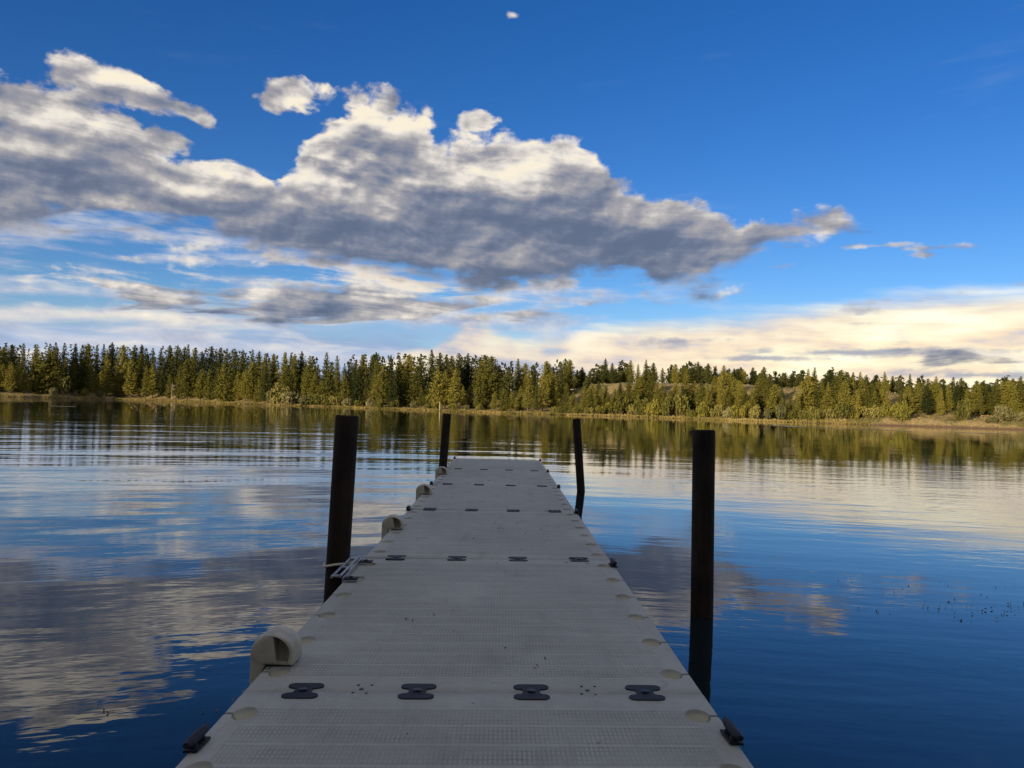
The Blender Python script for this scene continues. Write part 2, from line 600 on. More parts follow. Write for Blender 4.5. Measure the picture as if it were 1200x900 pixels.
azs = []
a = -180.0
while a < 180.0:
    azs.append(a)
    a += 0.5 if -40 <= a < 40 else 3.0
offs = [-300, -150, -60, -20, -8, -3, -1, 0, 0.8, 1.6, 2.5, 3.5, 5, 7, 10, 13, 17, 21, 25, 29, 34, 40, 50, 65, 90, 140, 240, 500, 1200, 3500]
gv, gf = [], []
for a in azs:
    r0 = shore(a)
    for k, s in enumerate(offs):
        rr = r0 + s if s >= 0 else max(0.02 * (k + 1), r0 * (1 - (-s) / 301.0) if r0 < 300 else r0 + s)
        s2 = rr - r0
        gv.append(polar(a, rr, ground_z(a, s2)))
nO = len(offs)
for i in range(len(azs)):
    j = (i + 1) % len(azs)
    for k in range(nO - 1):
        gf.append((i * nO + k, j * nO + k, j * nO + k + 1, i * nO + k + 1))
me = raw_mesh('ground', gv, gf, m_ground, smooth=True)
ground = tag(link('ground', me), kind='structure')

# ================================================================== water
m_water, gw, b_ = material('lake_water')
co = coords(gw, 'Object')
wx, wy, wz = gw.sep(co)
# long low wakes running across the lake, small wind ripples in patches, calm lee close to the dock on the right
wob = gw.noise(gw.vec(wx * 0.03, wy * 0.05, 0.0), scale=1.0, detail=2.0)
wob2 = gw.noise(gw.vec(wx * 0.012, wy * 0.03, 4.0), scale=1.0, detail=2.0)
yy = wy - wx.min(0.0) * 0.30 + wx.max(0.0) * 0.10                     # crests slant away from the dock on both sides
ph = yy * 1.9 + wob * 16.0
wave1 = ph.sin()
ph2 = yy * 0.83 + wob2 * 15.0 + 1.0
wave2 = ph2.sin()
ph3 = yy * 4.3 + wx * 0.4 + wob * 30.0
wave3 = ph3.sin()
rip = gw.noise(gw.vec(wx * 0.55, yy * 1.8, 1.0), scale=1.0, detail=3.0, rough=0.5)
rip2 = gw.noise(gw.vec(wx * 1.8, yy * 4.6, 2.0), scale=1.0, detail=3.0, rough=0.55)
swl = gw.noise(gw.vec(wx * 0.16, yy * 0.34, 3.0), scale=1.0, detail=2.0)
patch = gw.step(gw.noise(gw.vec(wx * 0.045, wy * 0.06, 7.0), scale=1.0, detail=2.0), 0.40, 0.64)
side = gw.step(wx - wy * 0.05, 3.5, -3.0)                             # left of the dock the water moves, right of it lies still
band = gw.step(wy, 8.0, 18.0) * gw.step(wy, 58.0, 30.0)
lane = gw.step(wx, 2.0, 7.0) * gw.step(wy, 10.0, 15.0) * gw.step(wy, 36.0, 22.0)   # a breeze-ruffled lane right of the dock
h = wave1 * 0.0032 * (band * (0.35 + patch * 0.65)) * (0.30 + side * 0.70)
h = h + wave2 * 0.0066 * band * (0.12 + side * 0.88) * (0.3 + patch * 0.7)
h = h + wave3 * 0.0007 * (0.2 + patch) * (0.15 + side * 0.85)
h = h + (swl - 0.5) * 0.042 * (0.25 + side * 0.75)
h = h + (rip - 0.5) * 0.010 * (0.10 + patch * 0.40 + side * 0.22 + lane * 0.6)
h = h + (rip2 - 0.5) * 0.0024 * (0.10 + patch * 0.7 + side * 0.25 + lane * 1.0)
set_in(gw, b_, Base_Color=(0.006, 0.012, 0.016), Roughness=0.0, IOR=1.47, Specular_IOR_Level=0.5)
nb = gw.node('ShaderNodeBump')
nb.inputs['Strength'].default_value = 1.0
nb.inputs['Distance'].default_value = 1.0
gw.put(nb.inputs['Height'], h)
m_water.node_tree.links.new(nb.outputs[0], b_.inputs['Normal'])
wv = [(0, 0, 0)]
wf = []
for a in azs:
    wv.append(polar(a, shore(a) + 0.9, 0.0))
for i in range(len(azs)):
    wf.append((0, 1 + (i + 1) % len(azs), 1 + i))
water = tag(link('lake_water', raw_mesh('lake_water', wv, wf, m_water)), kind='structure')

# ================================================================== trees
def foliage_mat(name, dark, mid, light):
    m, G_, b = material(name)
    co = coords(G_, 'Object')
    oi = G_.node('ShaderNodeObjectInfo')
    rnd = X(G_, oi.outputs['Random'])
    n = G_.noise(co, scale=0.9, detail=3.0, rough=0.6)
    n_ = G_.noise(co, scale=7.0, detail=2.0, rough=0.6)
    c = G_.ramp(n * 0.5 + n_ * 0.35 + rnd * 0.46 - 0.16, [(0.25, dark), (0.5, mid), (0.78, light)])
    set_in(G_, b, Base_Color=c, Roughness=0.75, Specular_IOR_Level=0.15)
    return m


M_OLIVE = foliage_mat('olive_needles', (0.058, 0.060, 0.012), (0.128, 0.122, 0.022), (0.205, 0.178, 0.034))
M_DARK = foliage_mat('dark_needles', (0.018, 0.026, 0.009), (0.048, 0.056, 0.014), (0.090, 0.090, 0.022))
M_SHADE = foliage_mat('shade_painted_needles', (0.010, 0.015, 0.006), (0.026, 0.032, 0.010), (0.052, 0.055, 0.016))  # needle colour darkened to stand in for shadow inside the wood
M_GOLD = foliage_mat('yellow_green_leaves', (0.080, 0.082, 0.018), (0.150, 0.140, 0.034), (0.215, 0.190, 0.060))
M_SAGE = foliage_mat('sage_leaves', (0.085, 0.085, 0.036), (0.160, 0.150, 0.066), (0.230, 0.210, 0.110))
m_bark, gb, b_ = material('bark')
co = coords(gb, 'Object')
n = gb.noise(co, scale=3.0, detail=5.0)
set_in(gb, b_, Base_Color=gb.ramp(n, [(0.3, (0.055, 0.038, 0.024)), (0.7, (0.20, 0.145, 0.09))]), Roughness=0.9)


class Leaves:
    def __init__(self):
        self.v, self.f = [], []

    def clump(self, p, size, r, flat=0.55):
        """one spray of needles: a bent four-cornered blade at a random tilt"""
        n = Vector((r.gauss(0, 1), r.gauss(0, 1), r.gauss(0, 1) * flat + 0.5)).normalized()
        t = n.orthogonal().normalized()
        t.rotate(Matrix.Rotation(r.uniform(0, 6.28), 3, n))
        b = n.cross(t)
        w, l = size * r.uniform(0.28, 0.5), size * r.uniform(0.5, 0.8)
        i = len(self.v)
        self.v += [p - t * l, p + b * w * 0.8 - t * l * 0.1 + n * w * 0.3, p + t * l, p - b * w * 0.8 + t * l * 0.1 + n * w * 0.3]
        self.f.append((i, i + 1, i + 2, i + 3))

    def mesh(self, name, mat):
        return raw_mesh(name, [tuple(x) for x in self.v], self.f, mat)


def conifer_leaves(L, seed, H, rmax, base, prof, lev, per, size, org=Vector((0, 0, 0))):
    """whorls of branches round a straight stem; prof bends the outline from cone (1) to round (<0.6)"""
    r = random.Random(seed)
    lean = Vector((r.uniform(-0.03, 0.03), r.uniform(-0.03, 0.03), 0))
    ph = r.uniform(0, 6)
    z0 = H * base
    lop = [r.uniform(0.72, 1.15) for _ in range(8)]              # each side of the crown grows differently
    for i in range(lev):
        t = (i + r.uniform(-0.3, 0.3)) / (lev - 1.0)
        t = max(0.0, min(1.0, t))
        z = z0 + (H - z0) * t
        low = 0.55 + 0.45 * sm(t, 0.0, 0.22)
        rad = rmax * low * max(0.0, 1.0 - t) ** prof * (1.0 + 0.22 * math.sin(t * 17 + ph) * (1 - t)) + 0.02 * H * (1 - t) + 0.13
        nb = max(3, int(per * (0.5 + 0.5 * (1 - t))))
        a0 = r.uniform(0, 6.28)
        for k in range(nb):
            if r.random() < 0.10:
                continue
            a = a0 + k * 6.283 / nb + r.uniform(-0.35, 0.35)
            rr = rad * r.uniform(0.62, 1.08) * lop[int((a % 6.283) / 6.283 * 8) % 8]
            d = Vector((math.cos(a), math.sin(a), r.uniform(-0.25, 0.12) + 0.35 * t))
            steps = max(1, int(rr / (size * 0.62)))
            for q in range(steps):
                e = (q + r.uniform(0.4, 1.0)) / steps
                p = org + lean * z + Vector((0, 0, z)) + d * rr * e + Vector((r.gauss(0, 0.07), r.gauss(0, 0.07), r.gauss(0, 0.09))) * size * 2
                L.clump(p, size * (1.1 - 0.3 * e), r)
                if r.random() < 0.6:
                    L.clump(p + Vector((r.gauss(0, 0.2), r.gauss(0, 0.2), r.gauss(0, 0.15))) * size, size * 0.8, r)
    for q in range(5):                                            # the leader
        L.clump(org + lean * H + Vector((r.gauss(0, .03), r.gauss(0, .03), H * (0.955 + 0.008 * q))), size * 0.6, r, flat=0.2)


def trunk_mesh(name, H, r0, seed):
    bm = bmesh.new()
    tube(bm, (0, 0, -0.9), (0, 0, H * 0.35), r0 * 1.05, r0 * 0.75, seg=7)
    tube(bm, (0, 0, H * 0.35), (0, 0, H * 0.93), r0 * 0.75, r0 * 0.12, seg=6)
    r = random.Random(seed)
    for k in range(9):                                            # limbs
        z = H * r.uniform(0.12, 0.75)
        a = r.uniform(0, 6.28)
        l = (H * 0.11) * (1.1 - z / H)
        tube(bm, (0, 0, z), (math.cos(a) * l, math.sin(a) * l, z + l * r.uniform(-0.1, 0.25)), r0 * 0.20, r0 * 0.07, seg=5)
    me = bpy.data.meshes.new(name)
    bm.to_mesh(me)
    bm.free()
    for p in me.polygons:
        p.use_smooth = True
    me.materials.append(m_bark)
    return me


# prototypes, 12 m tall: (crown mesh, trunk mesh)
def proto(kind, k):
    L = Leaves()
    if kind == 'slender':
        conifer_leaves(L, 100 + k, 12, 1.95 + 0.2 * k, 0.07 + 0.03 * k, 0.66, 46, 11, 0.38)
        mat = M_OLIVE
    elif kind == 'broad':
        conifer_leaves(L, 200 + k, 12, 2.7 + 0.25 * k, 0.09, 0.52, 46, 13, 0.41)
        mat = M_OLIVE
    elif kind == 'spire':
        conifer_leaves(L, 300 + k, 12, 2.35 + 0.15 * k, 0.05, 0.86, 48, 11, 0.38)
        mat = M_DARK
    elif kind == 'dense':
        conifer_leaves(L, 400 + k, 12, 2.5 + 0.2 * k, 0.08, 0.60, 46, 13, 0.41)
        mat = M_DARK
    else:                                                         # young
        conifer_leaves(L, 500 + k, 12, 3.1 + 0.3 * k, 0.02, 0.74, 34, 13, 0.56)
        mat = M_OLIVE
    return L.mesh(kind + '_crown', mat), trunk_mesh('trunk', 12, 0.20 if kind != 'young' else 0.16, k)


PROTO = {kd: [proto(kd, k) for k in range(3)] for kd in ('slender', 'broad', 'spire', 'dense', 'young')}
tree_count = 0


def pix_az(px):
    return math.degrees(azel(px, 470)[0])


TREES = []       # records, linked once every tree of a stand is known so that labels can count along the shore


def plant_tree(px, ytop, s, kind, stand, zmin=2.0, width=1.0):
    a = pix_az(px)
    p = on_land(a, s)
    d = math.hypot(p.x - CAM.x, p.y)
    top = CAM.z + d * math.tan(azel(px, ytop)[1])
    h_ = max(zmin, (top - p.z) * 0.985)
    TREES.append(dict(px=px, p=p, h=h_, kind=kind, stand=stand, w=width, s=s))


SKYLINE = [(-44, 404), (-30, 402), (-16, 404), (3, 405), (13, 403), (26, 402), (40, 404), (55, 402), (64, 401), (72, 402), (86, 401), (93, 402), (102, 402), (111, 404), (121, 403), (129, 402), (144, 404), (155, 403), (164, 405), (172, 407), (179, 407), (186, 408), (195, 405), (206, 405),
           (213, 406), (219, 404), (226, 407), (236, 411), (246, 405), (255, 408), (264, 408), (275, 408), (283, 411), (294, 408), (302, 411), (309, 413), (320, 413), (332, 411), (345, 414), (353, 413), (361, 417), (371, 426), (382, 412), (394, 416), (404, 425), (415, 424), (425, 416),
           (434, 415), (442, 413), (456, 418), (467, 415), (478, 414), (492, 415), (505, 410), (515, 414), (522, 418), (528, 416), (537, 414), (547, 415), (566, 415), (574, 418), (584, 428), (594, 428), (607, 419), (614, 426), (625, 429), (639, 423), (648, 430), (656, 424), (662, 419), (667, 420),
           (675, 433), (682, 430), (690, 434), (698, 432), (709, 421), (716, 425), (722, 434), (730, 434), (739, 422), (747, 427), (757, 420), (767, 425), (777, 430), (785, 427), (792, 426), (800, 428), (808, 432), (818, 424), (829, 426), (838, 428), (848, 428), (860, 432), (870, 432),
           (882, 430), (893, 433), (911, 443), (921, 435), (930, 434), (938, 437), (947, 432), (954, 431), (963, 442), (973, 434), (986, 432), (999, 435), (1008, 436), (1017, 444), (1026, 438), (1037, 435), (1046, 441), (1056, 444), (1066, 437), (1078, 444), (1087, 443), (1097, 441), (1106, 448),
           (1118, 442), (1125, 444), (1133, 448), (1145, 447), (1152, 447), (1161, 449), (1170, 444), (1178, 441), (1187, 443), (1196, 441), (1208, 444), (1220, 442), (1236, 445), (1250, 443)]


def stand_of(px):
    for lim, nm in STANDS:
        if px < lim:
            return nm
    return STANDS[-1][1]


STANDS = [(95, 'above the pale dirt bank'), (200, 'left of the pale dead stem'), (300, 'right of the pale dead stem'), (395, 'behind the pale willow clump'),
          (460, 'just right of the roped post'), (530, 'around the far left post'), (600, 'over the dock end, left half'), (680, 'around the leaning far post'), (760, 'at the tan hillside, left end'),
          (840, 'on the tan hillside, centre'), (930, 'on the tan hillside, right end'), (1010, 'in the clump right of the hillside'), (1070, 'by the rightmost tan clearing'), (1140, 'behind the dry bank, left part'), (2000, 'behind the dry bank, right part')]

for (px, y) in SKYLINE:
    hillside = 684 < px < 1066
    s_ = rng.uniform(37, 46) if hillside else rng.uniform(18, 34)
    if px > 1066:
        s_ = rng.uniform(16, 30)
    kind = rng.choice(['spire', 'dense', 'spire', 'slender', 'dense', 'broad'])
    plant_tree(px + rng.uniform(-1, 1), y + rng.uniform(-1, 1.5), s_, kind, stand_of(px), width=rng.uniform(0.95, 1.2))

# the front row and the half hidden ones behind it
px = -52.0
while px < 676:
    y_sky = lerp_table(SKYLINE, px)
    base = 462 + max(0, px) * 0.035
    frac = rng.uniform(0.10, 0.40) if rng.random() < 0.62 else rng.uniform(0.40, 0.62)
    gap = 300 < px < 420
    if gap:
        frac = max(frac, 0.25)
    s_ = rng.uniform(4.5, 13) if px > 95 or frac > 0.3 else rng.uniform(7, 13)
    kind = rng.choice(['slender', 'slender', 'broad', 'young', 'dense']) if frac < 0.4 else rng.choice(['young', 'slender', 'young'])
    plant_tree(px, y_sky + (base - y_sky) * frac, s_, kind, stand_of(px), width=rng.uniform(0.9, 1.15))
    px += rng.uniform(7.2, 11.2)
FRONT_RIGHT = [(684, 452, 6, 'slender'), (693, 458, 5, 'young'), (704, 455, 8, 'slender'), (713, 462, 5, 'young'), (737, 446, 14, 'broad'), (744, 452, 9, 'young'), (752, 440, 14, 'broad'), (760, 436, 16, 'broad'), (770, 446, 10, 'slender'), (775, 452, 8, 'young'),
               (805, 431, 12, 'slender'), (800, 464, 6, 'young'), (822, 452, 9, 'broad'), (832, 456, 8, 'broad'), (846, 440, 16, 'broad'), (856, 436, 18, 'broad'), (866, 446, 12, 'broad'), (852, 458, 8, 'broad'), (872, 456, 7, 'young'), (878, 470, 5, 'young'),
               (896, 430, 22, 'broad'), (903, 438, 14, 'broad'), (905, 460, 6, 'young'), (918, 466, 5, 'young'), (926, 461, 6, 'slender'), (934, 458, 6, 'slender'), (941, 446, 9, 'slender'), (947, 440, 10, 'broad'), (957, 450, 8, 'slender'), (963, 444, 9, 'slender'), (970, 448, 7, 'slender'),
               (978, 440, 12, 'dense'), (985, 434, 9, 'broad'), (992, 446, 7, 'broad'), (999, 440, 10, 'slender'), (1004, 458, 6, 'young'), (1010, 442, 9, 'slender'), (1018, 452, 7, 'slender'), (1026, 458, 6, 'young'), (1040, 468, 5, 'young'), (1066, 452, 13, 'broad'), (1076, 447, 15, 'broad'),
               (1086, 452, 13, 'dense'), (1094, 447, 16, 'broad'), (1104, 454, 13, 'slender'), (1112, 450, 15, 'broad'), (1122, 447, 16, 'dense'), (1128, 470, 4.5, 'young'), (1134, 455, 14, 'slender'), (1142, 450, 15, 'broad'), (1150, 455, 13, 'slender'), (1158, 452, 16, 'dense'), (1166, 450, 14, 'broad'),
               (1174, 446, 15, 'slender'), (1182, 446, 14, 'broad'), (1190, 452, 13, 'slender'), (1198, 446, 15, 'broad'), (1210, 448, 14, 'broad'), (1222, 450, 14, 'slender'), (1234, 447, 15, 'broad'), (1248, 450, 14, 'broad')]
FRONT_RIGHT += [(686, 444, 12, 'dense'), (694, 450, 9, 'broad'), (702, 447, 14, 'dense'), (711, 452, 10, 'broad'), (720, 456, 8, 'broad'), (727, 448, 16, 'dense'), (733, 458, 9, 'broad'), (747, 440, 18, 'broad'), (757, 436, 16, 'dense'), (764, 440, 14, 'broad'), (776, 452, 10, 'dense'),
                (784, 458, 8, 'broad'), (792, 448, 14, 'broad'), (800, 452, 9, 'dense'), (813, 446, 14, 'broad'), (822, 446, 12, 'dense'), (830, 450, 10, 'broad'), (838, 440, 18, 'broad'), (846, 452, 8, 'broad'), (861, 444, 14, 'broad'), (870, 452, 9, 'broad'), (882, 456, 8, 'broad'), (889, 444, 14, 'broad'),
                (909, 450, 10, 'broad'), (916, 456, 9, 'dense'), (1015, 440, 14, 'dense'), (1022, 450, 8, 'broad'), (1031, 446, 12, 'broad'), (953, 442, 12, 'broad'), (968, 440, 12, 'dense'), (1037, 452, 9, 'broad'), (1056, 458, 8, 'broad')]
for (px, y, s_, kind) in FRONT_RIGHT:
    plant_tree(px, y, s_, kind, stand_of(px), width=rng.uniform(0.95, 1.2))

ORD = ['first', 'second', 'third', 'fourth', 'fifth', 'sixth', 'seventh', 'eighth', 'ninth', 'tenth', 'eleventh', 'twelfth', 'thirteenth', 'fourteenth', 'fifteenth', 'sixteenth', 'seventeenth', 'eighteenth', 'nineteenth', 'twentieth']
LOOK = {'slender': 'slender olive', 'broad': 'broad olive', 'spire': 'dark pointed', 'dense': 'dark bushy', 'young': 'short bushy'}


def link_trees():
    groups = {}
    for t in TREES:
        groups.setdefault((t['stand'], t['kind']), []).append(t)
    for (stand, kind), lst in groups.items():
        lst.sort(key=lambda t: t['px'])
        for i, t in enumerate(lst):
            k = rng.randrange(3)
            crown, trunk = PROTO[kind][k]
            w = 'only' if len(lst) == 1 else ORD[i] if len(lst) < 21 else 'another'
            lab = ('lone %s conifer %s' % (LOOK[kind], stand)) if len(lst) == 1 else '%s %s conifer from left %s' % (w, LOOK[kind], stand)
            root = thing('conifer_tree', lab, 'tree', 'conifers along the far shore', loc=t['p'])
            sc = t['h'] / 12.0
            wsc = max(sc * t['w'], 0.45 * t['w'])
            wsc = min(wsc * 1.14, 1.45)
            rz = rng.uniform(0, 6.28)
            root.rotation_euler = (0, 0, rz)
            root.scale = (wsc, wsc, sc)
            c = link('crown', crown, root)
            link('trunk', trunk, root)


link_trees()

# the wood behind the trees one can tell apart, and the wood on the near bank behind the dock that keeps the low sun off it
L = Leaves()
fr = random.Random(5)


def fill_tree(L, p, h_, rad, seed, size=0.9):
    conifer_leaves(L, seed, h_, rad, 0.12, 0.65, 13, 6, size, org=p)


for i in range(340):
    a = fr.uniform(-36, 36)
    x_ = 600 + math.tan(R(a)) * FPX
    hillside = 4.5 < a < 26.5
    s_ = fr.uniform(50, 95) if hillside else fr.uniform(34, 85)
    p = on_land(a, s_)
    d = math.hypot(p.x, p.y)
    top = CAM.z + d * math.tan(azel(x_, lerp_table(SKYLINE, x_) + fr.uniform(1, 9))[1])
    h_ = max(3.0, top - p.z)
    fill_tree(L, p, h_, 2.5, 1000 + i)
tag(link('distant_forest', L.mesh('distant_forest', M_SHADE)), kind='stuff', label='wood behind the shoreline trees, forest shade put into its colour', cat='forest')
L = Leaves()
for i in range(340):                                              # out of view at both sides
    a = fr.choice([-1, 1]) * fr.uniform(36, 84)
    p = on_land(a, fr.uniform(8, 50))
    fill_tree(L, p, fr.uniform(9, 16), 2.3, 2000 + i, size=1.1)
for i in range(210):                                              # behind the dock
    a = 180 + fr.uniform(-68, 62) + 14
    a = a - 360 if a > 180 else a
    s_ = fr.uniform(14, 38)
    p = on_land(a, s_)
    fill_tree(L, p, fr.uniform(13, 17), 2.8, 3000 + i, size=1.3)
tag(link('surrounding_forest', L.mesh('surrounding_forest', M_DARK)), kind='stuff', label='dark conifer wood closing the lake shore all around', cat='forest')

# ================================================================== shrubs along the waterline
def shrub_mesh(seed, mat, flat=0.75):
    r = random.Random(seed)
    L = Leaves()
    lobes = [(Vector((r.uniform(-0.5, 0.5), r.uniform(-0.4, 0.4), r.uniform(0.35, 0.62))), r.uniform(0.32, 0.5)) for _ in range(7)]
    for c, rad in lobes:
        for _ in range(95):
            d = Vector((r.gauss(0, 1), r.gauss(0, 1), r.gauss(0, 1))).normalized() * rad * (r.random() ** 0.4)
            p = c + d
            p.z = max(0.02, p.z * flat)
            L.clump(p, 0.16, r, flat=0.9)
    return L.mesh('leaves', mat)


SHRUB = {kd: [shrub_mesh(40 + k + 10 * j, mt) for k in range(3)] for j, (kd, mt) in enumerate((('gold', M_GOLD), ('sage', M_SAGE), ('green', M_OLIVE)))}
bm = bmesh.new()
r_ = random.Random(3)
for k in range(7):
    a_ = k * 0.9 + r_.uniform(-0.2, 0.2)
    tube(bm, (0.03 * math.cos(a_), 0.03 * math.sin(a_), -0.25), (0.33 * math.cos(a_), 0.33 * math.sin(a_), 0.5), 0.022, 0.008, seg=5)
STEMS = bpy.data.meshes.new('stems')
bm.to_mesh(STEMS)
bm.free()
STEMS.materials.append(m_bark)
# (px, width in px, height in px, kind)
SHRUBS = [(73, 13, 20, 'gold'), (62, 8, 7, 'sage'), (100, 9, 8, 'gold'), (118, 8, 7, 'sage'), (330, 22, 22, 'gold'), (318, 14, 14, 'sage'), (342, 26, 14, 'sage'), (358, 20, 11, 'sage'), (372, 20, 13, 'gold'), (384, 16, 12, 'gold'), (395, 18, 12, 'gold'), (408, 12, 9, 'sage'),
          (420, 12, 8, 'green'), (434, 13, 9, 'sage'), (446, 11, 8, 'gold'), (462, 11, 10, 'gold'), (486, 11, 9, 'sage'), (502, 9, 7, 'gold'), (532, 11, 8, 'gold'), (548, 8, 6, 'sage'), (562, 10, 8, 'gold'), (650, 12, 8, 'gold'), (660, 12, 10, 'gold'), (676, 13, 9, 'gold'),
          (690, 12, 8, 'gold'), (704, 14, 11, 'green'), (718, 16, 14, 'green'), (728, 20, 24, 'green'), (742, 18, 14, 'gold'), (753, 17, 22, 'gold'), (766, 20, 18, 'green'), (784, 17, 24, 'gold'), (796, 22, 26, 'gold'), (812, 12, 10, 'gold'), (826, 18, 20, 'green'), (841, 15, 15, 'gold'),
          (853, 14, 12, 'sage'), (866, 16, 16, 'green'), (886, 17, 16, 'gold'), (900, 12, 12, 'sage'), (917, 16, 17, 'sage'), (930, 13, 12, 'green'), (944, 15, 12, 'gold'), (958, 18, 14, 'gold'), (972, 18, 12, 'gold'), (988, 24, 20, 'gold'), (1003, 18, 13, 'green'), (1018, 20, 13, 'gold'), (1034, 16, 12, 'gold'),
          (1047, 17, 15, 'green'), (1058, 17, 19, 'green'), (1129, 14, 22, 'gold'), (1162, 11, 7, 'sage'), (1174, 20, 14, 'sage'), (1188, 15, 8, 'sage'), (1204, 18, 10, 'sage')]
SHLOOK = {'gold': 'yellow green', 'sage': 'pale sage coloured', 'green': 'olive green'}
groups = {}
for q in SHRUBS:
    groups.setdefault((stand_of(q[0]), q[3]), []).append(q)
for (stand, kd), lst in groups.items():
    for i, (px, w, hh, kd) in enumerate(sorted(lst)):
        a = pix_az(px)
        s_ = rng.uniform(2.2, 4.2)
        p = on_land(a, s_)
        d = math.hypot(p.x, p.y)
        k_ = d / FPX
        sw, sh = w * k_ / 1.5, hh * k_ / 0.72
        lab = ('lone %s shrub at the shore %s' % (SHLOOK[kd], stand)) if len(lst) == 1 else '%s %s shrub from left at the shore %s' % (ORD[i], SHLOOK[kd], stand)
        root = thing('willow_shrub', lab, 'shrub', 'shrubs along the far waterline', loc=(p.x, p.y, p.z - 0.05))
        root.scale = (sw, sw * 0.9, sh)
        root.rotation_euler = (0, 0, rng.uniform(0, 6.28))
        link('leaves', SHRUB[kd][rng.randrange(3)], root)
        link('stem', STEMS, root)

# ================================================================== dry grass in a strip along the far shore
m_grass, G_, b_ = material('dry_shore_grass')
co = coords(G_, 'Object')
n = G_.noise(co, scale=0.12, detail=3.0)
n_ = G_.noise(co, scale=3.0, detail=3.0)
c = G_.ramp(n * 0.7 + n_ * 0.3, [(0.35, (0.085, 0.085, 0.022)), (0.47, (0.17, 0.145, 0.046)), (0.57, (0.26, 0.205, 0.080)), (0.7, (0.34, 0.27, 0.13))])
set_in(G_, b_, Base_Color=c, Roughness=0.9, Specular_IOR_Level=0.1)
vv, ff = [], []
gr = random.Random(8)
for i in range(30000):
    a = gr.uniform(-36, 36)
    den = 1.0 if (-27 < a < 22) else 0.8
    if gr.random() > den:
        continue
    far_bank = a > 25 or (4.5 < a < 27 and gr.random() < 0.25)
    s_ = abs(gr.gauss(0, 1.1)) + 0.3 if not far_bank else gr.uniform(0.6, 34.0)
    p = on_land(a, s_)
    hgt = gr.uniform(0.14, 0.46) * (0.6 if far_bank else 1.0) * (0.6 + 0.8 * abs(mnoise.noise((a * 1.6, 2.0, 0))))
    t = gr.uniform(0, 6.28)
    w = gr.uniform(0.05, 0.13)
    ux, uy = math.cos(t) * w, math.sin(t) * w
    lx, ly = gr.gauss(0, 0.12), gr.gauss(0, 0.12)
    i0 = len(vv)
    vv += [(p.x - ux, p.y - uy, p.z - 0.05), (p.x + ux, p.y + uy, p.z - 0.05), (p.x + lx + ux * 0.9, p.y + ly + uy * 0.9, p.z + hgt), (p.x + lx - ux * 0.7, p.y + ly - uy * 0.7, p.z + hgt * 0.9)]
    ff.append((i0, i0 + 1, i0 + 2, i0 + 3))
tag(link('shore_grass', raw_mesh('shore_grass', vv, ff, m_grass)), kind='stuff', label='dry golden grass fringing the far shore', cat='grass')

# pale standing stem and a stake at the water's edge
m_pale, G_, b_ = material('weathered_wood')
co = coords(G_, 'Object')
n = G_.noise(G_.vec(*[k for k in G_.sep(co)]), scale=6.0, detail=4.0)
set_in(G_, b_, Base_Color=G_.ramp(n, [(0.3, (0.26, 0.21, 0.15)), (0.7, (0.48, 0.40, 0.30))]), Roughness=0.85)
for (px, ytop, s_, r0, nm, lab, cat, lean) in ((201, 447, 4.0, 0.11, 'dead_stem', 'thin pale dead stem standing before the dark conifers at left', 'dead tree', 0.02),
                                               (516, 471, 0.6, 0.12, 'stake', 'pale wooden stake at the far waterline left of the far left post', 'stake', 0.0)):
    p = on_land(pix_az(px), s_)
    d = math.hypot(p.x, p.y)
    h_ = CAM.z + d * math.tan(azel(px, ytop)[1]) - p.z
    bm = bmesh.new()
    tube(bm, (0, 0, -0.6), (lean * h_, 0, h_), r0, r0 * (0.4 if cat == 'dead tree' else 0.85), seg=9)
    if cat == 'dead tree':
        for k in range(6):
            z = h_ * (0.35 + 0.1 * k)
            a_ = k * 2.1
            tube(bm, (lean * z, 0, z), (lean * z + 0.7 * math.cos(a_), 0.7 * math.sin(a_), z + 0.25), 0.035, 0.012, seg=5)
    tag(mesh_obj(nm, bm, m_pale, smooth=False, loc=p), lab, cat)

# ================================================================== the floating dock
DECK = 0.38                                          # deck above the water
W = 1.015                                            # half width
JOINT = [-2.55, 0.50, 3.55, 6.60, 9.65, 12.70, 15.75, 18.80]

m_deck, G_, b_ = material('grey_moulded_plastic')
co = coords(G_, 'Object')
ox, oy, oz = G_.sep(co)
geo = G_.node('ShaderNodeNewGeometry')
wp = X(G_, geo.outputs['Position'])
wp_ = G_.sep(wp)
nrm = G_.sep(X(G_, geo.outputs['Normal']))
up = G_.step(nrm[2], 0.90, 0.985)
BAND = 0.178
t_ = (oy / BAND + 0.5).frac()
ridge = 1.0 - G_.step((t_ - 0.5).abs(), 0.47, 0.44)                      # joint between two rows of treads
inb = G_.step(oy.abs(), 1.36, 1.33) * G_.step(ox.abs(), 0.93, 0.90)
cx_ = ((ox / 0.0178).frac() - 0.5).abs()
cy_ = ((oy / (BAND / 5.0)).frac() - 0.5).abs()
stud = G_.step(cx_, 0.40, 0.27) * G_.step(cy_, 0.44, 0.32)
panel = G_.step((ox.abs() - 0.51).abs(), 0.005, 0.012)                   # mould line a quarter of the way in
tread = stud * inb * (1.0 - ridge)
w1 = G_.noise(wp, scale=0.9, detail=5.0, rough=0.6)
w2 = G_.noise(wp, scale=7.0, detail=5.0, rough=0.65)
w3 = G_.noise(wp, scale=38.0, detail=3.0, rough=0.6)
patchy = G_.noise(G_.vec(ox * 2.2, oy * 9.0, 0.0), scale=1.0, detail=3.0)
spot = G_.voronoi(wp, scale=3.1, dims='3D')
spot2 = G_.voronoi(wp, scale=9.0, dims='3D')
stain = G_.step(spot + (w3 - 0.5) * 0.30, 0.11, 0.02) * G_.step(w1, 0.44, 0.54) + G_.step(spot2 + (w3 - 0.5) * 0.25, 0.085, 0.02) * G_.step(w2, 0.47, 0.60) * 0.8
